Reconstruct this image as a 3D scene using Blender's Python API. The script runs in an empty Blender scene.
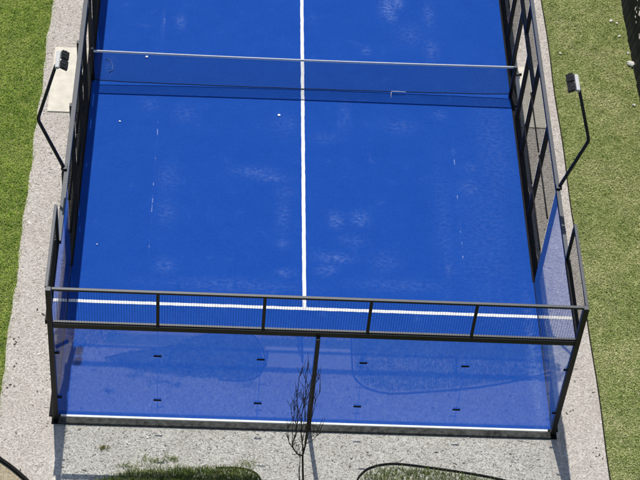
import bpy, math, random
import numpy as np
from mathutils import Vector, Matrix

random.seed(7)
rng = np.random.default_rng(11)
scene = bpy.context.scene
COL = scene.collection

# ------------------------------------------------------------------ camera
cam_d = bpy.data.cameras.new('camera')
cam = bpy.data.objects.new('camera', cam_d)
COL.objects.link(cam)
Rv = Vector((0.99756415, -0.01216075, 0.06868681))
Uv = Vector((-0.03732737, 0.73877562, 0.67291697))
Fv = Vector((0.05892732, 0.67384174, -0.73652215))
M = Matrix((Rv, Uv, -Fv)).transposed().to_4x4()
M.translation = Vector((2.96449529, -22.36714063, 29.93913949))
cam.matrix_world = M
cam_d.sensor_width = 36.0
cam_d.lens = 102.988
cam_d.clip_start = 0.5
cam_d.clip_end = 2000.0
scene.camera = cam

# ------------------------------------------------------------------ sky, sun, exposure
LIGHT = Vector((0.055, -0.475, -1.0)).normalized()       # direction the sunlight travels
world = bpy.data.worlds.new('World')
scene.world = world
world.use_nodes = True
wn = world.node_tree
bg = wn.nodes['Background']
sky = wn.nodes.new('ShaderNodeTexSky')
sky.sky_type = 'NISHITA'
sky.sun_disc = False
sky.sun_elevation = math.asin(-LIGHT.z)
sky.sun_rotation = math.atan2(-LIGHT.x, -LIGHT.y)
wn.links.new(sky.outputs[0], bg.inputs[0])
bg.inputs[1].default_value = 0.10
sun_d = bpy.data.lights.new('sun', 'SUN')
sun_d.energy = 4.4
sun_d.angle = math.radians(0.5)
sun_d.color = (1.0, 0.965, 0.91)
sun = bpy.data.objects.new('sun', sun_d)
sun.rotation_euler = LIGHT.to_track_quat('-Z', 'Y').to_euler()
sun.location = (0, 20, 40)
COL.objects.link(sun)
scene.view_settings.view_transform = 'Standard'
scene.view_settings.look = 'None'
scene.view_settings.exposure = 0.0
scene.view_settings.gamma = 1.0
scene.view_settings.use_curve_mapping = False
scene.render.engine = 'CYCLES'
scene.cycles.max_bounces = 10
scene.cycles.transparent_max_bounces = 24
scene.cycles.glossy_bounces = 6


# ------------------------------------------------------------------ materials
class NT:
    """small helper round a node tree"""
    def __init__(self, name):
        self.m = bpy.data.materials.new(name)
        self.m.use_nodes = True
        self.t = self.m.node_tree
        self.n = self.t.nodes
        self.p = self.n['Principled BSDF']
        self.out = self.n['Material Output']

    def new(self, kind, **kw):
        nd = self.n.new(kind)
        for k, v in kw.items():
            setattr(nd, k, v)
        return nd

    def link(self, a, b):
        self.t.links.new(a, b)

    def coord(self):
        g = self.new('ShaderNodeNewGeometry')
        return g.outputs['Position']

    def noise(self, scale, detail=4, rough=0.6, vec=None, dist=0.0):
        nd = self.new('ShaderNodeTexNoise')
        nd.inputs['Scale'].default_value = scale
        nd.inputs['Detail'].default_value = detail
        nd.inputs['Roughness'].default_value = rough
        nd.inputs['Distortion'].default_value = dist
        self.link(vec if vec is not None else self.coord(), nd.inputs['Vector'])
        return nd.outputs['Fac']

    def voronoi(self, scale, out='Distance', vec=None):
        nd = self.new('ShaderNodeTexVoronoi')
        nd.inputs['Scale'].default_value = scale
        self.link(vec if vec is not None else self.coord(), nd.inputs['Vector'])
        return nd.outputs[out]

    def ramp(self, fac, stops):
        nd = self.new('ShaderNodeValToRGB')
        els = nd.color_ramp.elements
        while len(els) > 1:
            els.remove(els[-1])
        els[0].position = stops[0][0]
        els[0].color = (*c4(stops[0][1]),)
        for pos, c in stops[1:]:
            e = els.new(pos)
            e.color = (*c4(c),)
        self.link(fac, nd.inputs[0])
        return nd.outputs['Color']

    def mix(self, fac, a, b, mode='MIX'):
        nd = self.new('ShaderNodeMix', data_type='RGBA', blend_type=mode)
        for s, v in ((0, fac), (6, a), (7, b)):
            if hasattr(v, 'links'):
                self.link(v, nd.inputs[s])
            elif s == 0:
                nd.inputs[s].default_value = v
            else:
                nd.inputs[s].default_value = c4(v)
        return nd.outputs[2]

    def math(self, op, a, b=None, clamp=False):
        nd = self.new('ShaderNodeMath', operation=op, use_clamp=clamp)
        for i, v in enumerate((a, b)):
            if v is None:
                continue
            if hasattr(v, 'links'):
                self.link(v, nd.inputs[i])
            else:
                nd.inputs[i].default_value = v
        return nd.outputs[0]

    def attr(self, name):
        nd = self.new('ShaderNodeAttribute', attribute_name=name)
        return nd.outputs['Fac']

    def bump(self, h, strength=0.5, dist=0.01):
        nd = self.new('ShaderNodeBump')
        nd.inputs['Strength'].default_value = strength
        nd.inputs['Distance'].default_value = dist
        self.link(h, nd.inputs['Height'])
        self.link(nd.outputs[0], self.p.inputs['Normal'])

    def base(self, c):
        if hasattr(c, 'links'):
            self.link(c, self.p.inputs['Base Color'])
        else:
            self.p.inputs['Base Color'].default_value = c4(c)

    def rough(self, r, spec=0.5, metal=0.0):
        self.p.inputs['Roughness'].default_value = r
        self.p.inputs['Specular IOR Level'].default_value = spec
        self.p.inputs['Metallic'].default_value = metal
        return self


def c4(c):
    if isinstance(c, (int, float)):
        return (c, c, c, 1.0)
    return (c[0], c[1], c[2], 1.0)


def mat_court():
    k = NT('blue_court_carpet')
    fine = k.noise(55, 3, 0.7)
    mid = k.noise(3.0, 6, 0.65)
    big = k.noise(0.55, 3, 0.5)
    a = k.mix(mid, (0.0046, 0.0385, 0.228), (0.0086, 0.053, 0.296))
    mot = k.ramp(k.noise(17, 4, 0.75), [(0.36, 0), (0.66, 1)])
    a = k.mix(k.math('MULTIPLY', mot, 0.38), a, (0.0170, 0.086, 0.375))
    a = k.mix(k.math('MULTIPLY', big, 0.5), a, (0.0065, 0.055, 0.30))
    a = k.mix(k.math('MULTIPLY', k.ramp(fine, [(0.35, 0), (0.75, 1)]), 0.20), a, (0.028, 0.11, 0.42))
    hz = k.ramp(k.noise(1.1, 8, 0.76), [(0.42, 0), (0.70, 1)])
    a = k.mix(k.math('MULTIPLY', hz, 0.22), a, (0.020, 0.085, 0.360))
    # sand worn into the pile, broken up along the pile direction
    mp = k.new('ShaderNodeMapping')
    mp.inputs['Scale'].default_value = (9.0, 14.0, 1.0)
    k.link(k.coord(), mp.inputs['Vector'])
    brk = k.noise(1.0, 8, 0.72, vec=mp.outputs[0])
    br = k.ramp(brk, [(0.42, 0), (0.66, 1)])
    st = k.math('MULTIPLY', k.attr('stain'), br, True)
    a = k.mix(k.math('MULTIPLY', st, 0.42), a, (0.20, 0.29, 0.52))
    sc = k.ramp(k.noise(2.2, 9, 0.75, dist=0.6), [(0.60, 0), (0.80, 1)])
    a = k.mix(k.math('MULTIPLY', sc, 0.13), a, (0.22, 0.31, 0.55))
    # carpet joints showing as broken pale dashes
    sx = k.new('ShaderNodeSeparateXYZ')
    k.link(k.coord(), sx.inputs[0])
    hit = None
    for x0 in (1.60, 8.53):
        dx = k.math('ABSOLUTE', k.math('SUBTRACT', k.math('ADD', sx.outputs[0], k.math('MULTIPLY', k.noise(0.8, 2), 0.05)), x0 + 0.025))
        on = k.math('LESS_THAN', dx, 0.010)
        hit = on if hit is None else k.math('ADD', hit, on)
    sm = k.math('MULTIPLY', k.math('MULTIPLY', hit, k.attr('seam')), k.ramp(k.noise(2.7, 4, 0.6), [(0.56, 0.02), (0.62, 1)]))
    a = k.mix(k.math('MULTIPLY', sm, 0.36), a, (0.5, 0.55, 0.7))
    k.base(a)
    k.rough(1.0, 0.06)
    k.bump(fine, 0.35, 0.004)
    return k.m


def mat_gravel(name, lo, mid, hi, dark_amt=0.5):
    k = NT(name)
    wv = k.new('ShaderNodeVectorMath', operation='ADD')
    wn_ = k.new('ShaderNodeTexNoise')
    wn_.inputs['Scale'].default_value = 9
    k.link(k.coord(), wn_.inputs['Vector'])
    sc_ = k.new('ShaderNodeVectorMath', operation='SCALE')
    sc_.inputs['Scale'].default_value = 0.12
    k.link(wn_.outputs['Color'], sc_.inputs[0])
    k.link(k.coord(), wv.inputs[0])
    k.link(sc_.outputs[0], wv.inputs[1])
    v = k.voronoi(40, 'Color', vec=wv.outputs[0])
    sep = k.new('ShaderNodeSeparateColor')
    k.link(v, sep.inputs[0])
    n1 = k.noise(24, 5, 0.75)
    n2 = k.noise(1.1, 5, 0.65)
    n3 = k.noise(45, 3, 0.7)
    s = k.math('ADD', k.math('MULTIPLY', sep.outputs[0], 0.40), k.math('ADD', k.math('MULTIPLY', n1, 0.60), k.math('MULTIPLY', n3, 0.22)))
    a = k.ramp(s, [(0.36, lo), (0.60, mid), (0.88, hi)])
    fl = k.ramp(k.noise(36, 4, 0.8, vec=wv.outputs[0]), [(0.54, 0), (0.64, 1)])
    a = k.mix(k.math('MULTIPLY', fl, dark_amt), a, (0.17, 0.15, 0.125))
    a = k.mix(k.math('MULTIPLY', k.ramp(n2, [(0.42, 0), (0.70, 1)]), 0.30), a, (0.34, 0.30, 0.25))
    k.base(a)
    k.rough(0.95, 0.2)
    k.bump(k.math('ADD', n1, k.math('MULTIPLY', k.voronoi(38), 0.7)), 0.9, 0.02)
    return k.m


def mat_plain(name, c, r=0.5, spec=0.5, metal=0.0, var=0.0, vscale=9.0, bump=0.0):
    k = NT(name)
    if var:
        n = k.noise(vscale, 6, 0.65)
        lo = tuple(x * (1 - var) for x in c4(c)[:3])
        hi = tuple(min(1, x * (1 + var)) for x in c4(c)[:3])
        k.base(k.mix(k.ramp(n, [(0.3, 0), (0.7, 1)]), lo, hi))
        if bump:
            k.bump(n, bump, 0.01)
    else:
        k.base(c)
    k.rough(r, spec, metal)
    return k.m


def mat_steel():
    """black powder coat; the sunlit look of upward faces is painted in as pale grey"""
    k = NT('black_powder_coated_steel')
    n = k.noise(6, 5, 0.6)
    base = k.mix(n, (0.005, 0.005, 0.0055), (0.010, 0.010, 0.011))
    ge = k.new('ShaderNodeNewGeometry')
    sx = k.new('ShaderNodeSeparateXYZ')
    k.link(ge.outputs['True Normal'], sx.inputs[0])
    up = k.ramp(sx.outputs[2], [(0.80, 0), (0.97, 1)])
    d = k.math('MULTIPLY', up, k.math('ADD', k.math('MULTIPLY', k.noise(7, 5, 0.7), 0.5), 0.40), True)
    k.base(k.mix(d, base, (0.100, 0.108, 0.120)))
    k.rough(0.40, 0.34)
    return k.m


def mat_glass():
    k = NT('tempered_glass')
    k.n.remove(k.p)
    tr = k.new('ShaderNodeBsdfTransparent')
    tr.inputs[0].default_value = (0.975, 0.990, 0.988, 1)
    gl = k.new('ShaderNodeBsdfGlossy')
    gl.inputs['Roughness'].default_value = 0.0
    gl.inputs['Color'].default_value = (1, 1, 1, 1)
    ge = k.new('ShaderNodeNewGeometry')
    ior = k.math('SUBTRACT', 1.52, k.math('MULTIPLY', ge.outputs['Backfacing'], 1.52 - 1 / 1.52))
    fr = k.new('ShaderNodeFresnel')
    k.link(ior, fr.inputs['IOR'])
    mx = k.new('ShaderNodeMixShader')
    k.link(fr.outputs[0], mx.inputs[0])
    k.link(tr.outputs[0], mx.inputs[1])
    k.link(gl.outputs[0], mx.inputs[2])
    k.link(mx.outputs[0], k.out.inputs['Surface'])
    return k.m


def mat_grass(name, dark, mid, light, dry, dry_amt):
    k = NT(name)
    t = k.attr('tint')
    n = k.noise(0.8, 4, 0.6)
    n2 = k.noise(13.0, 4, 0.7)
    n3 = k.noise(3.2, 4, 0.65)
    s = k.math('ADD', k.math('MULTIPLY', t, 0.30), k.math('ADD', k.math('MULTIPLY', n, 0.30), k.math('ADD', k.math('MULTIPLY', n2, 0.62), k.math('MULTIPLY', n3, 0.52))))
    a = k.ramp(s, [(0.66, dark), (0.86, mid), (1.10, light)])
    cl = k.math('ADD', k.ramp(k.noise(0.75, 5, 0.7), [(0.47, 0), (0.62, 0.8)]), k.ramp(k.noise(15, 3, 0.65), [(0.53, 0), (0.62, 1.0)]))
    d = k.math('MULTIPLY', cl, k.math('ADD', k.math('MULTIPLY', t, 0.6), 0.4), True)
    a = k.mix(k.math('MULTIPLY', d, dry_amt), a, dry)
    k.base(a)
    k.rough(0.7, 0.25)
    tl = k.new('ShaderNodeBsdfTranslucent')
    k.link(a, tl.inputs[0])
    mx = k.new('ShaderNodeMixShader')
    mx.inputs[0].default_value = 0.38
    k.link(k.p.outputs[0], mx.inputs[1])
    k.link(tl.outputs[0], mx.inputs[2])
    k.link(mx.outputs[0], k.out.inputs['Surface'])
    return k.m


def mat_ground():
    k = NT('lawn_soil')
    n = k.noise(9, 6, 0.7)
    a = k.ramp(n, [(0.3, (0.09, 0.12, 0.03)), (0.6, (0.18, 0.20, 0.07)), (0.8, (0.32, 0.30, 0.15))])
    k.base(a)
    k.rough(1.0, 0.1)
    k.bump(n, 0.8, 0.03)
    return k.m


MT = {
    'court': mat_court(),
    'line': mat_plain('white_court_paint', (0.70, 0.70, 0.70), 0.9, 0.1, var=0.14, vscale=6),
    'gravel': mat_gravel('pinkish_gravel', (0.33, 0.297, 0.258), (0.50, 0.455, 0.402), (0.70, 0.655, 0.60), 0.45),
    'gravel_cool': mat_gravel('grey_gravel', (0.38, 0.350, 0.300), (0.58, 0.545, 0.480), (0.84, 0.805, 0.73), 0.48),
    'slab': mat_plain('pale_concrete_slab', (0.60, 0.56, 0.47), 0.9, 0.2, var=0.12, vscale=5, bump=0.1),
    'kerb_conc': mat_plain('grey_concrete', (0.42, 0.42, 0.40), 0.9, 0.2, var=0.15, vscale=12, bump=0.2),
    'beam': mat_plain('dark_base_beam', (0.055, 0.055, 0.050), 0.9, 0.2, var=0.75, vscale=9, bump=0.2),
    'black_beam': mat_plain('black_ground_beam', (0.012, 0.012, 0.013), 0.9, 0.12, var=0.3),
    'seal': mat_plain('white_sealing_strip', (0.68, 0.70, 0.70), 0.7, 0.3, var=0.12),
    'sand': mat_gravel('tan_sand', (0.24, 0.20, 0.13), (0.38, 0.32, 0.21), (0.52, 0.45, 0.32), 0.4),
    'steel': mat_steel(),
    'wire': mat_plain('black_wire', (0.007, 0.007, 0.008), 0.7, 0.2, var=0.2),
    'net': mat_plain('black_net_cord', (0.012, 0.013, 0.018), 0.8, 0.2, var=0.2),
    'tape': mat_plain('white_net_tape', (0.72, 0.73, 0.74), 0.7, 0.3, var=0.08),
    'glass': mat_glass(),
    'clamp': mat_plain('black_clamp', (0.007, 0.007, 0.008), 0.9, 0.1, var=0.2),
    'lamp_white': mat_plain('pale_lamp_housing', (0.42, 0.43, 0.42), 0.5, 0.4, var=0.06),
    'lamp_dark': mat_plain('dark_lamp_fins', (0.045, 0.047, 0.050), 0.5, 0.5, var=0.25),
    'lens': mat_plain('lamp_lens', (0.5, 0.5, 0.48), 0.15, 0.5, var=0.05),
    'edging': mat_plain('black_plastic_edging', (0.007, 0.007, 0.007), 0.8, 0.15, var=0.3),
    'bark': mat_plain('bare_grey_bark', (0.050, 0.039, 0.030), 0.9, 0.2, var=0.45, vscale=25),
    'ground': mat_ground(),
    'grass_lush': mat_grass('lush_lawn_blades', (0.088, 0.190, 0.016), (0.255, 0.400, 0.046), (0.50, 0.60, 0.125), (0.62, 0.62, 0.22), 0.42),
    'grass_dry': mat_grass('drying_lawn_blades', (0.105, 0.178, 0.034), (0.340, 0.425, 0.122), (0.62, 0.66, 0.30), (0.84, 0.77, 0.47), 0.80),
    'grass_long': mat_grass('long_bed_grass', (0.038, 0.085, 0.010), (0.120, 0.195, 0.028), (0.29, 0.34, 0.09), (0.48, 0.44, 0.21), 0.40),
    'weed': mat_grass('weed_leaves', (0.05, 0.06, 0.015), (0.13, 0.14, 0.04), (0.28, 0.25, 0.09), (0.35, 0.28, 0.12), 0.5),
    'litter': mat_plain('dark_leaf_litter', (0.075, 0.065, 0.050), 0.9, 0.2, var=0.5, vscale=40),
    'stone': mat_plain('pale_stone', (0.62, 0.60, 0.54), 0.9, 0.2, var=0.2, vscale=20, bump=0.4),
    'paper': mat_plain('white_scrap', (0.80, 0.81, 0.83), 0.8, 0.2, var=0.05),
    'shade': mat_plain('black_shade_net', (0.010, 0.011, 0.013), 0.75, 0.3, var=0.5, vscale=6),
}


# ------------------------------------------------------------------ mesh helpers
class MB:
    def __init__(self):
        self.v = []
        self.f = []
        self.smooth = False

    def quadbox(self, corners):
        """eight corners: bottom four counter-clockwise, top four counter-clockwise"""
        b = len(self.v)
        self.v += [tuple(c) for c in corners]
        for q in ((3, 2, 1, 0), (4, 5, 6, 7), (0, 1, 5, 4), (1, 2, 6, 5), (2, 3, 7, 6), (3, 0, 4, 7)):
            self.f.append(tuple(b + i for i in q))
        return self

    def box(self, x0, x1, y0, y1, z0, z1):
        return self.quadbox([(x0, y0, z0), (x1, y0, z0), (x1, y1, z0), (x0, y1, z0),
                             (x0, y0, z1), (x1, y0, z1), (x1, y1, z1), (x0, y1, z1)])

    def tube(self, pts, radii, n=8, cap=True):
        pts = [Vector(p) for p in pts]
        if isinstance(radii, (int, float)):
            radii = [radii] * len(pts)
        b0 = len(self.v)
        prev = None
        for i, p in enumerate(pts):
            if i == 0:
                d = pts[1] - p
            elif i == len(pts) - 1:
                d = p - pts[i - 1]
            else:
                d = (pts[i + 1] - p).normalized() + (p - pts[i - 1]).normalized()
            d.normalize()
            if prev is None:
                a = Vector((0, 0, 1)) if abs(d.z) < 0.9 else Vector((1, 0, 0))
                u = d.cross(a).normalized()
            else:
                u = (prev - d * prev.dot(d)).normalized()
            w = d.cross(u)
            prev = u
            for k in range(n):
                t = 2 * math.pi * k / n
                self.v.append(tuple(p + (u * math.cos(t) + w * math.sin(t)) * radii[i]))
        for i in range(len(pts) - 1):
            for k in range(n):
                a = b0 + i * n + k
                c = b0 + i * n + (k + 1) % n
                self.f.append((a, c, c + n, a + n))
        if cap:
            self.f.append(tuple(b0 + k for k in reversed(range(n))))
            e = b0 + (len(pts) - 1) * n
            self.f.append(tuple(e + k for k in range(n)))
        self.smooth = n > 5
        return self

    def wire(self, p, q, r):
        """thin four-sided wire without caps"""
        return self.tube([p, q], r, 4, False)

    def poly(self, pts, z0, z1):
        """flat slab with an outline (counter-clockwise)"""
        n = len(pts)
        b = len(self.v)
        self.v += [(x, y, z0) for x, y in pts] + [(x, y, z1) for x, y in pts]
        self.f.append(tuple(b + n + i for i in range(n)))
        self.f.append(tuple(b + i for i in reversed(range(n))))
        for i in range(n):
            j = (i + 1) % n
            self.f.append((b + i, b + j, b + n + j, b + n + i))
        return self

    def ribbon(self, pts, width, z0, z1):
        """upright strip of the given thickness following a ground line"""
        P = [Vector((x, y)) for x, y in pts]
        L, R = [], []
        for i, p in enumerate(P):
            d = (P[min(i + 1, len(P) - 1)] - P[max(i - 1, 0)]).normalized()
            nrm = Vector((-d.y, d.x)) * width / 2
            L.append(p + nrm)
            R.append(p - nrm)
        return self.poly([tuple(v) for v in R] + [tuple(v) for v in reversed(L)], z0, z1)

    def build(self, name, mat, parent=None, bevel=0.0):
        off = Vector((0, 0, 0))
        q = parent
        while q is not None:
            off += q.location
            q = q.parent
        me = bpy.data.meshes.new(name)
        me.from_pydata([(a - off.x, b - off.y, c - off.z) for a, b, c in self.v], [], self.f)
        me.update()
        if self.smooth:
            me.polygons.foreach_set('use_smooth', [len(p.vertices) == 4 for p in me.polygons])
        me.materials.append(mat)
        o = bpy.data.objects.new(name, me)
        COL.objects.link(o)
        o.parent = parent
        if bevel:
            md = o.modifiers.new('bevel', 'BEVEL')
            md.width = bevel
            md.segments = 2
            md.limit_method = 'ANGLE'
        return o


def tag(o, label=None, cat=None, group=None, kind=None):
    for k, v in (('label', label), ('category', cat), ('group', group), ('kind', kind)):
        if v:
            o[k] = v
    return o


def empty(name, loc, label, cat, group=None):
    o = bpy.data.objects.new(name, None)
    o.location = loc
    o.empty_display_size = 0.2
    COL.objects.link(o)
    return tag(o, label, cat, group)


def structure(o):
    o['kind'] = 'structure'
    return o


def smooth_line(pts, n=6):
    """Catmull-Rom through ground points"""
    P = [np.array(p, float) for p in pts]
    out = []
    for i in range(len(P) - 1):
        a, b, c, d = P[max(i - 1, 0)], P[i], P[i + 1], P[min(i + 2, len(P) - 1)]
        for k in range(n):
            t = k / n
            out.append(tuple(0.5 * (2 * b + (c - a) * t + (2 * a - 5 * b + 4 * c - d) * t * t + (3 * b - a - 3 * c + d) * t ** 3)))
    out.append(tuple(P[-1]))
    return out


# ------------------------------------------------------------------ setting: ground, gravel, court
g = MB()
g.v = [(-400, -400, -0.045), (400, -400, -0.045), (400, 400, -0.045), (-400, 400, -0.045)]
g.f = [(0, 1, 2, 3)]
structure(g.build('ground', MT['ground']))

XL, XR = -1.20, 11.14            # edges of the gravel apron
# gravel strips beside the court and the coarser grey strip behind the back glass
edge_l = [(XL + 0.018 * math.sin(y * 2.1) + 0.014 * math.sin(y * 5.3 + 1) + random.uniform(-.014, .014), y) for y in np.arange(-0.92, 24, 0.22)]
west = [(-1.26, -0.95), (-1.04, -1.15), (-0.83, -1.31), (-0.57, -1.54), (-0.30, -1.80), (0.0, -2.05), (0.0, 0.0), (-0.1, 24)]
structure(MB().poly(west + list(reversed(edge_l)), -0.06, -0.020).build('gravel_path', MT['gravel']))
structure(MB().poly([(9.97, -2.3), (XR, -2.3), (XR, 24), (9.97, 24)], -0.06, -0.016).build('gravel_path', MT['gravel']))
structure(MB().poly([(0.0, -2.05), (9.967, -2.05), (9.967, 0.02), (0.0, 0.02)], -0.06, -0.022).build('gravel_path', MT['gravel_cool']))
structure(MB().box(4.17, 5.97, -2.12, -1.60, -0.06, -0.012).build('pavement', MT['kerb_conc'], bevel=0.01))
structure(MB().poly([(-6, -7), (6.0, -7), (6.0, -2.36), (0.9, -2.36), (0.6, -1.7), (0.0, -2.06), (-0.30, -1.81), (-0.57, -1.55), (-0.83, -1.32), (-1.04, -1.16), (-1.26, -0.96), (-6, -0.96)], -0.06, -0.030).build('sand_path', MT['sand']))
structure(MB().box(-0.99, -0.20, 8.78, 11.03, -0.05, 0.012).build('concrete_slab', MT['slab'], bevel=0.006))
structure(MB().box(10.21, 10.93, 8.90, 11.03, -0.05, 0.012).build('concrete_slab', MT['slab'], bevel=0.006))

# court carpet: a dense sheet carrying its worn, sandy patches
nx, ny = 201, 401
xs = np.linspace(-0.038, 10.048, nx)
ys = np.linspace(0.0, 20.0, ny)
X, Y = np.meshgrid(xs, ys)
me = bpy.data.meshes.new('court_floor')
idx = np.arange(nx * ny).reshape(ny, nx)
quads = np.stack([idx[:-1, :-1], idx[:-1, 1:], idx[1:, 1:], idx[1:, :-1]], -1).reshape(-1, 4)
me.from_pydata(np.stack([X.ravel(), Y.ravel(), np.zeros(nx * ny)], 1).tolist(), [], quads.tolist())
STAINS = [(7.18, 13.03, 0.15, 0.29, 1.5), (7.41, 13.24, 0.13, 0.15, 1.3), (7.25, 12.75, .1, .2, 1.2), (8.2, 12.83, 0.11, 0.35, 0.6), (8.19, 11.51, 0.15, 0.29, 0.6),
          (6.57, 11.37, 0.09, 0.12, 0.7), (7.69, 12.04, 0.26, 0.29, 0.4), (2.0, 12.15, 0.09, 0.21, 0.7), (1.56, 12.08, 0.02, 0.35, 0.7), (3.89, 7.06, 0.34, 0.12, 0.8),
          (4.28, 6.89, 0.3, 0.10, 0.7), (5.73, 5.65, 0.13, 0.18, 1.0), (6.27, 5.71, 0.15, 0.18, 0.9), (5.68, 4.5, 0.3, 0.12, 0.9), (5.5, 4.14, 0.17, 0.12, 0.8),
          (6.07, 5.06, 0.26, 0.15, 0.4), (6.79, 4.44, 0.26, 0.24, 0.4), (4.58, 6.43, 0.15, 0.18, 0.4), (4.54, 5.74, 0.11, 0.41, 0.45), (4.54, 4.89, 0.11, 0.12, 0.6),
          (4.58, 4.01, 0.15, 0.09, 0.8), (1.97, 4.09, 0.17, 0.18, 0.6), (1.92, 5.7, 0.17, 0.29, 0.45), (1.9, 6.76, 0.17, 0.35, 0.4), (8.84, 6.82, 0.21, 0.24, 0.55),
          (8.22, 4.27, 0.11, 0.18, 0.5), (8.18, 5.47, 0.17, 1.76, 0.25), (9.49, 8.09, 0.38, 1.76, 0.3), (7.3, 8.74, 0.3, 0.18, 0.4), (6.0, 9.07, 0.11, 0.41, 0.35),
          (5.52, 8.26, 0.26, 0.15, 0.35), (2.22, 8.88, 0.21, 0.24, 0.35), (1.39, 9.13, 0.17, 0.18, 0.35), (0.37, 10.43, 0.09, 0.24, 0.4), (4.58, 8.64, 0.26, 0.29, 0.3),
          (8.28, 9.2, 0.13, 0.12, 0.5), (8.88, 7.46, 0.17, 0.18, 0.4), (7.09, 3.78, 0.85, 0.15, 0.4), (3.39, 3.61, 1.28, 0.15, 0.4), (9.85, 1.6, 0.10, 1.6, 0.9), (9.1, 5.2, .6, 2.2, .25),
          (2.4, 1.5, 1.6, 1.0, .2), (7.0, 1.4, 1.9, 1.0, .2)]
S = np.zeros_like(X)
for a, b, rx, ry, s in STAINS:
    S = np.maximum(S, s * np.exp(-(((X - a) / rx) ** 2 + ((Y - b) / ry) ** 2) * 0.7))
SE = np.zeros_like(X)
for sx, y0, y1 in ((1.6, 4.2, 8.6), (8.55, 4.0, 8.6), (1.56, 11.6, 12.4)):
    SE = np.maximum(SE, (np.abs(X - sx) < 0.12) * (Y > y0) * (Y < y1))
for nm, arr in (('stain', S), ('seam', SE)):
    at = me.attributes.new(nm, 'FLOAT', 'POINT')
    at.data.foreach_set('value', arr.ravel().astype(np.float32))
me.materials.append(MT['court'])
court = bpy.data.objects.new('court_floor', me)
COL.objects.link(court)
structure(court)


def wobble_strip(x0, x1, y0, y1, z, along_x, step=0.12, amp=0.004):
    """painted line with slightly uneven edges"""
    m = MB()
    L = (x1 - x0) if along_x else (y1 - y0)
    n = int(L / step)
    for i in range(n + 1):
        t = i / n
        a, b = random.uniform(-amp, amp), random.uniform(-amp, amp)
        if along_x:
            x = x0 + L * t
            m.v += [(x, y0 + a, z), (x, y1 + b, z)]
        else:
            y = y0 + L * t
            m.v += [(x1 + a, y, z), (x0 + b, y, z)]
    m.f = [(2 * i, 2 * i + 2, 2 * i + 3, 2 * i + 1) for i in range(n)]
    return m


structure(wobble_strip(-0.03, 10.04, 2.970, 3.052, 0.004, True).build('court_line', MT['line']))
structure(wobble_strip(-0.02, 10.03, 16.945, 17.035, 0.004, True).build('court_line', MT['line']))
structure(wobble_strip(4.960, 5.040, 3.02, 16.98, 0.008, False).build('court_line', MT['line']))

# ------------------------------------------------------------------ enclosure
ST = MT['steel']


def mesh_panel(axis, c, a0, a1, z0, z1, parent, rv=0.0023, rh=0.0019, pitch=0.05):
    """welded wire panel in the plane x=c (axis 'x') or y=c (axis 'y')"""
    m = MB()
    def P(a, z, o=0.0):
        return (c + o, a, z) if axis == 'x' else (a, c + o, z)
    nv = max(2, int(round((a1 - a0) / pitch)))
    nh = max(2, int(round((z1 - z0) / pitch)))
    for i in range(nv + 1):
        a = a0 + (a1 - a0) * i / nv
        m.wire(P(a, z0), P(a, z1), rv)
    for i in range(nh + 1):
        z = z0 + (z1 - z0) * i / nh
        m.wire(P(a0, z, 0.003), P(a1, z, 0.003), rh)
    return m.build('mesh_panel', MT['wire'], parent)


# ---- back wall
YB = -0.085                       # plane of the back glass
back = empty('back_wall', (5, YB, 0), 'glass back wall of the blue court with a black frame and a mesh strip on top', 'glass wall')
for i in range(5):
    MB().box(2 * i + 0.006 + (0.02 if i == 0 else 0), 2 * i + 1.994 + (0.03 if i == 4 else 0), YB - 0.006, YB + 0.006, 0.02, 2.88).build('glass_pane', MT['glass'], back)
for x in (2, 4, 6, 8):
    for z in (0.70, 2.10):
        MB().box(x - 0.078, x + 0.078, YB - 0.028, YB - 0.008, z - 0.019, z + 0.019).build('clamp', MT['clamp'], back, 0.004)
for x in (0.05, 10.0):
    for z in (0.70, 2.10):
        MB().box(x - 0.06, x + 0.06, YB - 0.030, YB - 0.008, z - 0.024, z + 0.024).build('clamp', MT['clamp'], back, 0.004)
MB().box(0.0, 10.04, -0.052, -0.006, -0.02, 0.006).build('sealing_strip', MT['seal'], back)
MB().box(0.02, 10.02, -0.235, YB - 0.009, -0.05, 0.035).build('base_beam', MT['beam'], back, 0.008)
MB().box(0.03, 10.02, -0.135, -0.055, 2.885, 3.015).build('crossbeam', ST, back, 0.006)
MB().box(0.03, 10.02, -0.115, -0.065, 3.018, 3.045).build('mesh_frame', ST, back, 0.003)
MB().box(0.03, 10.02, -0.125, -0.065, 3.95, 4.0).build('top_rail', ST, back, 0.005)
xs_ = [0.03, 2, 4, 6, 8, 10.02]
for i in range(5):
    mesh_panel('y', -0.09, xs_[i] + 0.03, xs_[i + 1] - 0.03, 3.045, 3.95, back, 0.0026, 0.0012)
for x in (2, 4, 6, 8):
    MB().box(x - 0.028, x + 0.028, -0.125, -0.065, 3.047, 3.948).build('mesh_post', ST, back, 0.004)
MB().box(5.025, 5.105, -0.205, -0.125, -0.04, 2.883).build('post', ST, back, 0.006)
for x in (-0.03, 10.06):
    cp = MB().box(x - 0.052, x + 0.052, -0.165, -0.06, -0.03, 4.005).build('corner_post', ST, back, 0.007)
    MB().box(x - 0.085, x + 0.085, -0.235, 0.0, -0.03, 0.010).build('foot_plate', MT['clamp'], cp, 0.003)


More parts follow.
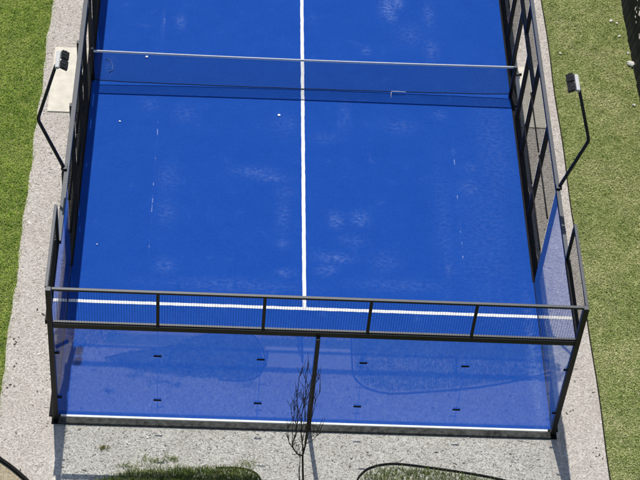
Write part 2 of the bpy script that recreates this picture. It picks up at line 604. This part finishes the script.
# ---- side walls
def side_fence(x, s, label):
    """s = -1 for the wall on the court's left, +1 for the one on its right"""
    e = empty('side_fence', (x, 8, 0), label, 'court fence', 'side fences of the court')
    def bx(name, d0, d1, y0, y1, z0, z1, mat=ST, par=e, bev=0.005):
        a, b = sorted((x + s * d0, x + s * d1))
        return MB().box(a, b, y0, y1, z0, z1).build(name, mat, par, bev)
    # stepped glass corner
    bx('glass_pane', 0.0, 0.012, -0.05, 1.995, 0.02, 2.90, MT['glass'], e, 0)
    bx('glass_pane', 0.0, 0.012, 2.005, 3.97, 0.02, 2.90, MT['glass'], e, 0)
    bx('crossbeam', -0.01, 0.09, -0.055, 2.0, 2.905, 3.01, MT['wire'])  # plain black without the painted pale top: shade put into the colour
    bx('top_rail', -0.005, 0.055, -0.055, 2.04, 3.95, 4.0)
    bx('mesh_post', -0.01, 0.05, 1.975, 2.035, 3.013, 3.948)
    mesh_panel('x', x + s * 0.02, -0.05, 1.97, 3.02, 3.94, e)
    bx('top_rail', -0.045 if s < 0 else 0.0, 0.055 if s < 0 else 0.082, 2.003, 20.0, 2.90, 3.0)
    bx('base_beam', -0.028, 0.135, 4.0, 20.0, -0.05, 0.008, MT['black_beam'])
    bx('base_beam', -0.006, 0.135, -0.05, 3.996, -0.05, 0.006, MT['black_beam'])
    # posts and mesh bays
    for y in (4, 6, 8, 12, 14, 16, 18, 20):
        bx('post', 0.022, 0.112, y - 0.05, y + 0.05, -0.03, 2.898)
    bx('post', 0.022, 0.112, 9.95, 10.05, 2.04, 2.898)
    bays = [(4.05, 5.95), (6.05, 7.95), (12.05, 13.95), (14.05, 15.95), (16.05, 17.95), (18.05, 19.95)]
    for a, b in bays:
        mesh_panel('x', x + s * 0.012, a, b, 0.03, 2.90, e)
        for z in (1.0, 2.0):
            MB().tube([(x - s * 0.014, a, z), (x - s * 0.014, b, z)], 0.018, 8).build('rail', MT['wire'], e)
    # gate opening at the net
    bx('crossbeam', 0.022, 0.112, 8.05, 11.95, 1.96, 2.04)
    for y in (9.2, 10.8):
        bx('gate_post', 0.022, 0.112, y - 0.05, y + 0.05, -0.03, 1.958)
    mesh_panel('x', x + s * 0.012, 8.05, 9.15, 0.03, 1.96, e)
    mesh_panel('x', x + s * 0.012, 10.85, 11.95, 0.03, 1.96, e)
    mesh_panel('x', x + s * 0.012, 8.05, 9.95, 2.04, 2.90, e)
    mesh_panel('x', x + s * 0.012, 10.05, 11.95, 2.04, 2.90, e)
    return e


side_fence(-0.045, -1, 'black mesh and glass fence along the left side of the court, seen nearly edge-on')
side_fence(10.055, 1, 'black mesh and glass fence along the right side of the blue court')

# ---- net across the court
net = empty('net', (5, 9.95, 0), 'black tennis style net with a white top tape stretched across the blue court', 'net')
m = MB()
NV, NH = 390, 30
def net_pt(u, w):
    x = 0.03 + 9.96 * u
    sg = math.sin(math.pi * min(max(u, 0.0), 1.0))
    top = 0.965 - 0.02 * u - 0.04 * sg
    bot = 0.12 - 0.095 * sg ** 0.6
    yt = 9.90 + 0.08 * u
    yb = 9.80 + 0.12 * u + 0.03 * sg
    return (x, yb + (yt - yb) * w + 0.003 * math.sin(u * 60) * (1 - w), bot + (top - bot) * w)
for i in range(NV + 1):
    u = i / NV
    m.tube([net_pt(u, 0), net_pt(u, 0.5), net_pt(u, 1)], 0.0022, 3, False)
for j in range(NH + 1):
    m.tube([net_pt(i / 40, j / NH) for i in range(41)], 0.0018, 3, False)
m.smooth = False
m.build('netting', MT['net'], net)
m = MB()
for i in range(60):
    a, b = net_pt(i / 60, 1), net_pt((i + 1) / 60, 1)
    m.quadbox([(a[0], a[1] - .011, a[2] - .055), (b[0], b[1] - .011, b[2] - .055), (b[0], b[1] + .011, b[2] - .055), (a[0], a[1] + .011, a[2] - .055),
               (a[0], a[1] - .011, a[2]), (b[0], b[1] - .011, b[2]), (b[0], b[1] + .011, b[2]), (a[0], a[1] + .011, a[2])])
m.build('top_tape', MT['tape'], net)
MB().tube([net_pt(i / 60, 0) for i in range(61)], 0.011, 6).build('bottom_cord', MT['net'], net)
for x in (0.0, 10.02):
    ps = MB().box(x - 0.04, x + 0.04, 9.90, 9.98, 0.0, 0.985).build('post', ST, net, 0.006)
    s = -1 if x < 5 else 1
    a, b = sorted((x + s * 0.04, x + s * 0.075))
    MB().box(a, b + (0.1 if s > 0 else 0.0), 9.92, 9.97, 0.70, 0.76).build('bracket', ST, ps, 0.003)
MB().tube([(7.13, 9.72, 0.006), (7.125, 9.83, 0.04), (7.14, 9.875, 0.08), (7.30, 9.88, 0.075), (7.48, 9.885, 0.065)], 0.008, 6).build('tie_cord', MT['paper'], net)


# ---- floodlights on bent poles
def floodlight(foot, bend, top, s, label):
    e = empty('floodlight', foot, label, 'floodlight', 'floodlights on the court fence')
    foot, bend, top = Vector(foot), Vector(bend), Vector(top)
    q1 = bend + (foot - bend).normalized() * 0.07
    q2 = bend + (top - bend).normalized() * 0.07
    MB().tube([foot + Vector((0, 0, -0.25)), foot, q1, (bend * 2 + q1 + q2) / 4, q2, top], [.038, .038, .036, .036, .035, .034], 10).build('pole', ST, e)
    MB().box(foot.x - .06, foot.x + .06, foot.y - .07, foot.y + .07, foot.z + .003, foot.z + .055).build('bracket', ST, e, .004)
    c = top + Vector((-s * 0.03, 0.12, 0.03))
    bar = MB().box(c.x - .038, c.x + .038, c.y - .23, c.y + .23, c.z - .03, c.z + .03)
    bar.build('mounting_bar', MT['lamp_white'], e, .008)
    R = Matrix.Rotation(s * math.radians(-30), 3, 'Y')       # heads tip down towards the court
    for dy in (-0.135, 0.135):
        o = Vector((c.x - s * 0.125, c.y + dy, c.z - 0.01))
        def loc(m_):
            m_.v = [tuple(R @ (Vector(p) * 0.78) + o) for p in m_.v]
            return m_
        h = MB().box(-.10, .10, -.13, .13, -.03, .02)
        for k in range(9):
            yy = -.118 + k * .0295
            h.box(-.095, .095, yy - .004, yy + .004, .0205, .06)
        lamp = loc(h).build('lamp_head', MT['lamp_dark'], e)
        loc(MB().box(-.088, .088, -.118, .118, -.036, -.031)).build('lens', MT['lens'], lamp)
        for yy in (-.1365, .1365):
            loc(MB().box(-.02, .02, yy - .0035, yy + .0035, -.02, .062)).build('yoke_arm', ST, lamp)
        xa, xb = (-.01, s * .14) if s > 0 else (-.14, .01)
        loc(MB().box(xa, xb, -.02, .02, .0625, .074)).build('yoke', ST, lamp)
    return e


floodlight((-0.10, 4.0, 3.0), (-0.58, 4.02, 4.34), (-0.18, 4.12, 5.72), -1, 'bent black floodlight pole with twin lamp heads on the left fence above a pale slab')
floodlight((10.11, 4.0, 3.0), (10.50, 4.02, 4.38), (10.08, 4.12, 5.70), 1, 'bent black floodlight pole with twin lamp heads on the right fence above the lawn')
floodlight((-0.10, 16.0, 3.0), (-0.58, 15.98, 4.34), (-0.10, 15.88, 5.72), -1, 'bent black floodlight pole on the far part of the left fence')

# ------------------------------------------------------------------ beds, edging, lawns
EDGE_TAN = smooth_line([(-1.9, -0.55), (-1.26, -0.95), (-1.04, -1.15), (-0.83, -1.31), (-0.57, -1.54), (-0.30, -1.80), (0.05, -2.06)])
tag(MB().ribbon(EDGE_TAN, 0.055, -0.06, 0.05).build('garden_edging', MT['edging']), 'black curved edging between gravel and tan sand at the bottom left corner', 'edging')
BL = [(0.86, -1.62), (1.14, -1.50), (1.62, -1.33), (2.5, -1.24), (3.2, -1.21), (3.69, -1.20), (3.95, -1.29), (4.08, -1.45), (4.12, -1.7), (4.10, -2.0), (3.85, -2.4), (3.31, -2.47), (2.79, -2.30), (2.03, -1.95), (1.35, -1.80)]
BR = [(6.02, -1.9), (6.04, -1.45), (6.14, -1.26), (6.33, -1.10), (6.73, -1.0), (7.29, -1.04), (8.29, -1.18), (8.89, -1.30), (9.6, -1.50), (10.4, -1.80), (11.1, -2.3), (11.1, -5.0), (6.02, -5.0)]
ring = [(3.2, -1.19), (3.69, -1.18), (3.97, -1.27), (4.10, -1.44), (4.145, -1.7), (4.12, -2.02), (3.87, -2.43), (3.31, -2.50), (2.79, -2.33), (2.03, -1.98), (1.35, -1.83), (.84, -1.66)]
tag(MB().ribbon(smooth_line(ring), 0.03, -0.06, 0.0).build('garden_edging', MT['edging']),
    'black edging round the rounded end of the left grass bed below the back wall', 'edging')
tag(MB().ribbon(smooth_line([(5.99, -3.2), (5.99, -1.9), (6.01, -1.45), (6.12, -1.23), (6.32, -1.07), (6.73, -0.97), (7.29, -1.01), (8.29, -1.15), (8.89, -1.27), (9.6, -1.47), (10.4, -1.77), (11.1, -2.27)]), 0.030, -0.06, 0.012).build('garden_edging', MT['edging']),
    'black edging along the top of the right grass bed below the back wall', 'edging')
tag(MB().ribbon([(XR + 0.012 * math.sin(y * 1.7), y) for y in np.arange(-2.2, 24, 0.4)], 0.022, -0.06, 0.004).build('lawn_edging', MT['edging']),
    'thin dark edging strip between gravel and the yellowish right lawn', 'edging')


def inside(px, py, poly):
    res = np.zeros(len(px), bool)
    n = len(poly)
    for i in range(n):
        x0, y0 = poly[i]
        x1, y1 = poly[(i + 1) % n]
        c = ((y0 > py) != (y1 > py)) & (px < (x1 - x0) * (py - y0) / (y1 - y0 + 1e-12) + x0)
        res ^= c
    return res


def blades(name, px, py, z, mat, length, width, lean=(0.3, 1.1), parent=None, tint=None):
    n = len(px)
    az = rng.uniform(0, 2 * np.pi, n)
    L = rng.uniform(length[0], length[1], n)
    W = rng.uniform(width[0], width[1], n) / 2
    le = rng.uniform(lean[0], lean[1], n)
    d = np.stack([np.cos(az), np.sin(az), np.zeros(n)], 1)
    s = np.stack([-np.sin(az), np.cos(az), np.zeros(n)], 1)
    base = np.stack([px, py, np.full(n, z)], 1)
    up = np.array([0, 0, 1.0])
    l1, l2 = le * 0.7, np.minimum(le * 1.5, 1.65)
    mid = base + (d * np.sin(l1)[:, None] + up * np.cos(l1)[:, None]) * (L * 0.55)[:, None]
    tip = mid + (d * np.sin(l2)[:, None] + up * np.cos(l2)[:, None]) * (L * 0.45)[:, None]
    V = np.empty((n, 5, 3))
    V[:, 0] = base - s * (W * 0.8)[:, None]
    V[:, 1] = base + s * (W * 0.8)[:, None]
    V[:, 2] = mid + s * W[:, None]
    V[:, 3] = mid - s * W[:, None]
    V[:, 4] = tip
    me = bpy.data.meshes.new(name)
    me.vertices.add(n * 5)
    me.vertices.foreach_set('co', V.ravel())
    b = np.arange(n)[:, None] * 5
    loops = np.concatenate([b + np.array([[0, 1, 2, 3]]), b + np.array([[3, 2, 4]])], 1).ravel()
    me.loops.add(len(loops))
    me.loops.foreach_set('vertex_index', loops)
    starts = (np.arange(n)[:, None] * 7 + np.array([[0, 4]])).ravel()
    me.polygons.add(n * 2)
    me.polygons.foreach_set('loop_start', starts)
    me.update(calc_edges=True)
    t = rng.uniform(0, 1, n) if tint is None else tint
    at = me.attributes.new('tint', 'FLOAT', 'POINT')
    at.data.foreach_set('value', np.repeat(t, 5).astype(np.float32))
    me.materials.append(mat)
    o = bpy.data.objects.new(name, me)
    COL.objects.link(o)
    o.parent = parent
    return o


def scatter(x0, x1, y0, y1, density):
    n = int((x1 - x0) * (y1 - y0) * density)
    return rng.uniform(x0, x1, n), rng.uniform(y0, y1, n)


# loose chippings lying on the gravel
def chippings(name, px, py, z, size, mat, label):
    n = len(px)
    r = rng.uniform(size[0], size[1], n) * (1 + 0.8 * (rng.uniform(0, 1, n) > 0.93))
    base = np.array([[1, 0, 0], [0, 1, 0], [-1, 0, 0], [0, -1, 0], [0, 0, 1], [0, 0, -1.0]])
    V = base[None] * np.stack([r * rng.uniform(.8, 1.9, n), r * rng.uniform(.5, 1.0, n), r * rng.uniform(.22, .45, n)], 1)[:, None]
    V = V + rng.normal(0, 1, V.shape) * (r * 0.16)[:, None, None]
    a = rng.uniform(0, 2 * np.pi, n)
    c, s = np.cos(a)[:, None], np.sin(a)[:, None]
    W = np.stack([V[..., 0] * c - V[..., 1] * s + px[:, None], V[..., 0] * s + V[..., 1] * c + py[:, None], V[..., 2] + z], -1)
    F = np.array([[0, 1, 4], [1, 2, 4], [2, 3, 4], [3, 0, 4], [1, 0, 5], [2, 1, 5], [3, 2, 5], [0, 3, 5]])
    loops = (np.arange(n)[:, None, None] * 6 + F[None]).ravel()
    me = bpy.data.meshes.new(name)
    me.vertices.add(n * 6)
    me.vertices.foreach_set('co', W.ravel())
    me.loops.add(len(loops))
    me.loops.foreach_set('vertex_index', loops)
    me.polygons.add(n * 8)
    me.polygons.foreach_set('loop_start', np.arange(n * 8) * 3)
    me.update(calc_edges=True)
    at = me.attributes.new('tint', 'FLOAT', 'POINT')
    at.data.foreach_set('value', np.repeat(rng.uniform(0, 1, n), 6).astype(np.float32))
    me.materials.append(mat)
    o = bpy.data.objects.new(name, me)
    COL.objects.link(o)
    return tag(o, label, 'gravel', kind='stuff')


def mat_chips():
    k = NT('gravel_chippings')
    k.base(k.ramp(k.attr('tint'), [(0.0, (0.18, 0.155, 0.13)), (0.12, (0.34, 0.31, 0.265)), (0.35, (0.50, 0.46, 0.405)), (0.75, (0.66, 0.615, 0.55)), (1.0, (0.86, 0.83, 0.77))]))
    k.rough(0.9, 0.2)
    return k.m


MC = mat_chips()
px, py = scatter(-1.27, -0.13, -1.4, 14, 330)
k_ = (px > XL + 0.02) & ~((px < -0.45) & (py < -1.0)) & ~((py > 8.76) & (py < 11.05) & (px > -1.0))
chippings('gravel_chippings', px[k_], py[k_], -0.019, (0.007, 0.018), MC, 'pale loose chippings on the left gravel strip')
px, py = scatter(10.2, 11.12, -2.2, 14, 260)
k_ = ~((py > 8.88) & (py < 11.05) & (px < 10.96))
chippings('gravel_chippings', px[k_], py[k_], -0.015, (0.006, 0.014), MC, 'fine loose chippings on the right gravel strip')
px, py = scatter(0.15, 9.94, -2.0, -0.25, 480)
k_ = ~inside(px, py, BL) & ~inside(px, py, BR)
chippings('gravel_chippings', px[k_], py[k_], -0.021, (0.008, 0.020), MC, 'coarse loose chippings on the gravel in front of the back wall')

# left lawn
px, py = scatter(-3.4, -1.02, -1.2, 14.5, 2300)
lim = XL + 0.018 * np.sin(py * 2.1) + 0.02 * np.sin(py * 6.1 + 1) + rng.normal(0.01, 0.03, len(px))
keep = (px < lim) & ((py > -0.95) | (px < -1.3 - (-0.95 - py)))
tag(blades('lawn_grass', px[keep], py[keep], -0.045, MT['grass_lush'], (0.035, 0.085), (0.008, 0.017), (0.4, 1.3)), 'lush green lawn left of the gravel strip', 'grass', kind='stuff')
# right lawn
px, py = scatter(XR, 14.6, -2.2, 15.5, 2100)
lim = XR + 0.012 + rng.normal(0, 0.022, len(px))
thin = 0.5 + 0.5 * np.sin(px * 2.1 + 1.3 * np.sin(py * 0.9)) * np.sin(py * 1.3 + 0.7 * np.sin(px * 1.7))
keep = (px > lim) & (px < 13.16 + rng.normal(0, 0.04, len(px))) & (rng.uniform(0, 1, len(px)) < 0.62 + 0.38 * thin)
tag(blades('lawn_grass', px[keep], py[keep], -0.045, MT['grass_dry'], (0.03, 0.075), (0.008, 0.018), (0.5, 1.4)), 'yellowing green lawn between the right fence and the black screen', 'grass', kind='stuff')
# long grass in the two beds
def bed(poly, density, label, hl):
    P = np.array(poly)
    px, py = scatter(P[:, 0].min(), P[:, 0].max(), P[:, 1].min(), P[:, 1].max(), density)
    k = inside(px, py, poly)
    tag(blades('bed_grass', px[k], py[k], -0.035, MT['grass_long'], hl, (0.007, 0.014), (0.1, 1.0)), label, 'grass', kind='stuff')
bed([(0.0, -2.3), (.3, -1.85), (.9, -2.15), (1.6, -2.55), (2.4, -3.0), (3.3, -3.5), (4.1, -2.6), (4.17, -2.16), (5.95, -2.16), (5.95, -4.2), (-0.5, -4.2)], 900, 'rough grass beyond the sand path south of the beds', (0.06, 0.15))
bed(BL, 3600, 'long dark green grass in the left bed with the rounded right end', (0.08, 0.19))
BRc = [(6.05, -3.6), (6.05, -1.45), (6.17, -1.28), (6.36, -1.13), (6.73, -1.03), (7.29, -1.07), (8.29, -1.21), (8.89, -1.33), (9.6, -1.53), (10.4, -1.83), (11.0, -2.3), (11.0, -3.6)]
bed(BRc, 2300, 'long mixed grass in the right bed below the black edging', (0.06, 0.15))


# runners creeping out over the gravel, each tuft a plant of its own
def tuft(name, x, y, r, n, label, mat='grass_long', group=None, hl=(0.05, 0.12)):
    e = empty(name, (x, y, -0.02), label, 'weed', group)
    px = rng.normal(0, r, n)
    py = rng.normal(0, r * 0.45, n)
    blades('leaves', px, py, 0.0, MT[mat], hl, (0.006, 0.011), (0.6, 1.45), e)
    return e
tuft('weed', 0.98, -0.80, 0.05, 60, 'small brownish weed alone on the gravel left of the left grass bed', 'weed')
tuft('grass_tuft', 1.50, -1.22, 0.10, 55, 'thin green runner at the left end of the left grass bed', group='grass runners on the gravel')
tuft('grass_tuft', 1.92, -1.08, 0.13, 90, 'widest sprawling green runner creeping over gravel from the left bed', group='grass runners on the gravel')
tuft('grass_tuft', 2.32, -1.02, 0.10, 60, 'green runner right of the widest one above the left bed', group='grass runners on the gravel')
tuft('grass_tuft', 3.84, -1.08, 0.09, 55, 'green runner above the rounded right end of the left bed', group='grass runners on the gravel')

# ------------------------------------------------------------------ bare sapling
tree = empty('bare_sapling', (4.95, -1.72, -0.03), 'leafless grey sapling in front of the middle post of the back wall', 'sapling')
TR = {
    'main': [(4.95, -1.72, -0.03), (4.937, -1.72, 0.202), (4.891, -1.72, 0.749), (4.858, -1.72, 1.237), (4.888, -1.70, 1.501), (4.888, -1.68, 2.053), (4.871, -1.70, 2.824), (4.873, -1.74, 3.428), (4.88, -1.76, 3.93)],
    'b1': [(4.86, -1.72, 1.211), (4.747, -1.76, 1.33), (4.657, -1.80, 1.554), (4.629, -1.83, 1.709), (4.68, -1.84, 2.103), (4.683, -1.80, 2.656), (4.636, -1.77, 3.118), (4.643, -1.76, 3.709), (4.695, -1.74, 3.974)],
    'b2': [(4.93, -1.72, 0.25), (4.856, -1.76, 0.372), (4.823, -1.78, 0.735), (4.81, -1.76, 1.237), (4.75, -1.74, 1.6)],
    'b3': [(4.857, -1.72, 1.409), (4.79, -1.66, 1.85), (4.772, -1.62, 2.413), (4.816, -1.60, 2.977), (4.757, -1.60, 3.575), (4.811, -1.61, 3.93)],
    'b4': [(4.68, -1.84, 1.977), (4.656, -1.92, 2.499), (4.564, -1.98, 2.812), (4.506, -2.0, 3.199)],
    'b5': [(4.889, -1.69, 1.888), (4.968, -1.64, 2.364), (5.006, -1.60, 2.835), (5.071, -1.58, 3.048)],
    'b6': [(4.884, -1.70, 1.567), (5.005, -1.74, 1.735), (5.098, -1.78, 1.99), (5.171, -1.80, 2.128)],
    'b7': [(4.79, -1.66, 1.85), (4.83, -1.72, 2.364), (4.79, -1.78, 2.824), (4.707, -1.80, 3.268)],
    'b8': [(4.657, -1.80, 1.554), (4.569, -1.84, 1.773), (4.514, -1.86, 2.091), (4.518, -1.86, 2.339)],
    'b9': [(4.873, -1.73, 3.28), (4.968, -1.68, 3.462), (5.032, -1.66, 3.553)],
    'b10': [(4.683, -1.80, 2.656), (4.731, -1.86, 3.036), (4.791, -1.88, 3.337), (4.802, -1.90, 3.687)],
    'b12': [(4.888, -1.70, 1.45), (4.93, -1.62, 1.9), (4.92, -1.58, 2.4), (4.96, -1.56, 2.95), (4.93, -1.55, 3.5), (4.97, -1.54, 3.95)],
    'b13': [(4.858, -1.72, 1.25), (4.82, -1.78, 1.75), (4.85, -1.82, 2.3), (4.80, -1.84, 2.9), (4.83, -1.85, 3.5)],
    'b14': [(4.629, -1.83, 1.75), (4.60, -1.86, 2.3), (4.61, -1.88, 2.9), (4.57, -1.9, 3.4)],
    'b11': [(4.888, -1.69, 1.722), (4.981, -1.60, 1.64), (5.08, -1.56, 1.70), (5.131, -1.54, 1.82)],
}
trunk = MB().tube(TR['main'], [.022, .021, .020, .019, .017, .014, .011, .008, .004], 7).build('trunk', MT['bark'], tree)
for k, pts in TR.items():
    if k == 'main':
        continue
    n = len(pts)
    r0 = {'b1': .016, 'b2': .015, 'b3': .014, 'b12': .014, 'b13': .012}.get(k, .009)
    m = MB().tube(pts, [r0 * (1 - 0.8 * i / (n - 1)) for i in range(n)], 6)
    for i in range(1, n - 1):                     # twigs
        for _ in range(4):
            a = Vector(pts[i]).lerp(Vector(pts[i + 1]), random.random())
            d = Vector((random.uniform(-.55, .55), random.uniform(-.6, .6), random.uniform(.8, 1.8))).normalized()
            l = random.uniform(.18, .45)
            b = a + d * l * .5 + Vector((random.uniform(-.03, .03), random.uniform(-.03, .03), 0))
            c = b + (d + Vector((0, 0, .5))).normalized() * l * .5
            m.tube([a, b, c], [.006, .0045, .0025], 4, False)
    m.smooth = True
    m.build('branch', MT['bark'], tree)

# ------------------------------------------------------------------ black shade-net fence at the far right
sf = empty('shade_net_fence', (13.45, 9, 0), 'tall black shade net fence with pale slits along the right edge of the lawn', 'fence')
m = MB()
ny_, nz_ = 220, 46
yy = np.linspace(2.0, 18.0, ny_ + 1)
zz = np.linspace(-0.04, 2.3, nz_ + 1)
for j in range(nz_ + 1):
    for i in range(ny_ + 1):
        fold = 0.008 * math.sin(yy[i] * 9 + 2 * math.sin(yy[i] * 1.7)) + 0.006 * math.sin(yy[i] * 23 + zz[j] * 2)
        m.v.append((13.22 + fold + 0.06 * math.sin(zz[j] * 2), yy[i], zz[j]))
hole = set()
for _ in range(430):
    i, j = random.randrange(ny_), random.randrange(12, nz_ - 2)
    for k in range(random.choice((1, 1, 2, 2, 3))):
        hole.add((i, min(nz_ - 1, j + k)))
for j in range(nz_):
    for i in range(ny_):
        if (i, j) not in hole:
            a = j * (ny_ + 1) + i
            m.f.append((a, a + 1, a + ny_ + 2, a + ny_ + 1))
o = m.build('shade_net', MT['shade'], sf)
md = o.modifiers.new('thickness', 'SOLIDIFY')
md.thickness = 0.004
for y in np.arange(3, 18.1, 2.5):
    MB().tube([(13.36, y, -0.05), (13.36, y, 2.36)], 0.035, 10).build('post', ST, sf)
MB().tube([(13.33, 2.0, 2.33), (13.33, 18.0, 2.33)], 0.025, 8).build('top_rail', ST, sf)
structure(MB().box(13.5, 18.0, 0, 22, -0.06, -0.03).build('gravel_path', MT['gravel']))


# ------------------------------------------------------------------ small loose things
def rock(x, y, r, label, group='pale stones by the black screen', flat=0.7):
    m = MB()
    n1, n2 = 6, 9
    ph = random.uniform(0, 6)
    for i in range(n1 + 1):
        t = math.pi * i / n1
        for k in range(n2):
            a = 2 * math.pi * k / n2
            rr = r * (1 + 0.20 * math.sin(2 * a + ph) + 0.12 * math.sin(3 * a + ph + t) + random.uniform(-.14, .14))
            m.v.append((x + rr * math.sin(t) * math.cos(a) * 1.25, y + rr * math.sin(t) * math.sin(a), -0.03 + r * flat * (0.7 - math.cos(t))))
    for i in range(n1):
        for k in range(n2):
            a, b = i * n2 + k, i * n2 + (k + 1) % n2
            m.f.append((a, b, b + n2, a + n2))
    return tag(m.build('stone', MT['stone']), label, 'stone', group)


rock(13.15, 11.32, 0.085, 'biggest white stone beside the black shade net')
rock(13.14, 11.74, 0.03, 'small pale stone just above the biggest stone by the shade net')
rock(13.00, 12.36, 0.035, 'pale stone near the shade net, between the biggest stone and the rubble pair')
rock(12.86, 12.93, 0.042, 'left one of two pale rubble stones at the top of the right lawn')
rock(13.00, 12.86, 0.03, 'right one of two pale rubble stones at the top of the right lawn')
rock(11.42, 11.62, 0.028, 'tiny white stone on the lawn above left of the right floodlight head')
rock(13.05, 9.85, 0.035, 'pale stone at the right photo edge, lowest beside the shade net')


def scrap(x, y, r, label):
    n = 7
    a0 = random.uniform(0, 6)
    pts = [(x + r * random.uniform(.6, 1.1) * math.cos(a0 + 2 * math.pi * i / n) * 1.2, y + r * random.uniform(.6, 1.1) * math.sin(a0 + 2 * math.pi * i / n)) for i in range(n)]
    return tag(MB().poly(pts, 0.012, 0.028).build('paper_scrap', MT['paper']), label, 'scrap')


scrap(1.23, 10.80, 0.034, 'white scrap on the blue court just behind the left part of the net')
scrap(4.44, 8.95, 0.036, 'white scrap on the blue court beside the white centre line')
scrap(0.72, 8.52, 0.022, 'small white scrap on the blue court near the left fence')
scrap(0.46, 4.63, 0.015, 'tiny white speck on the blue court near the front of the left fence')
tag(MB().tube(smooth_line_3 := [(0.24, 10.68, 0.012), (0.36, 10.62, 0.012), (0.43, 10.45, 0.012), (0.44, 10.28, 0.012), (0.36, 10.20, 0.012)], 0.011, 6).build('cord', mat_plain('faded_cord', (0.07, 0.14, 0.40), 0.9, 0.1, var=0.2)),
    'hooked pale cord lying on the blue court behind the left end of the net', 'cord')

# dark dry leaves dropped on the gravel
LEAVES = [(-0.67, 2.74, .055), (-0.54, 2.62, .07), (-1.07, 1.92, .04), (-1.02, 1.84, .05), (-0.98, 1.97, .03), (-1.05, 1.78, .045), (-1.03, .72, .05), (-1.08, .64, .04),
          (-0.95, .68, .035), (-1.0, 1.2, .045), (-0.96, 1.27, .03), (-0.47, .57, .04), (10.42, .44, .04), (10.50, .50, .03), (10.56, .52, .035), (10.98, -.60, .045),
          (11.04, -.68, .03), (10.92, -.63, .03), (10.86, -.54, .025), (10.94, -.42, .035), (-0.62, -1.38, .035), (10.35, 3.2, .04), (10.62, 2.4, .045), (10.45, 5.6, .03)]
for i, (x, y, r) in enumerate(LEAVES):
    a = random.uniform(0, 3.1)
    c, s = math.cos(a), math.sin(a)
    r *= 0.62
    prof = [(u * random.uniform(.5, 1.35), v * random.uniform(.4, 1.7)) for u, v in ((-1.2, .05), (-.6, -.38), (.2, -.45), (.8, -.2), (1.2, 0.1), (.4, .40), (-.5, .36))]
    m = MB()
    pts = [(x + r * (u * c - v * s), y + r * (u * s + v * c)) for u, v in prof]
    m.poly(pts, -0.016, -0.006)
    m.v = [(vx, vy, vz + 0.25 * r * abs(math.sin(7 * (vx - x) / r))) for vx, vy, vz in m.v]
    side = 'left gravel strip' if x < 5 else 'right gravel strip'
    tag(m.build('dry_leaf', MT['litter']), 'small dark dry leaf lying on the ' + side, 'leaf', 'dry leaves on the ' + side)
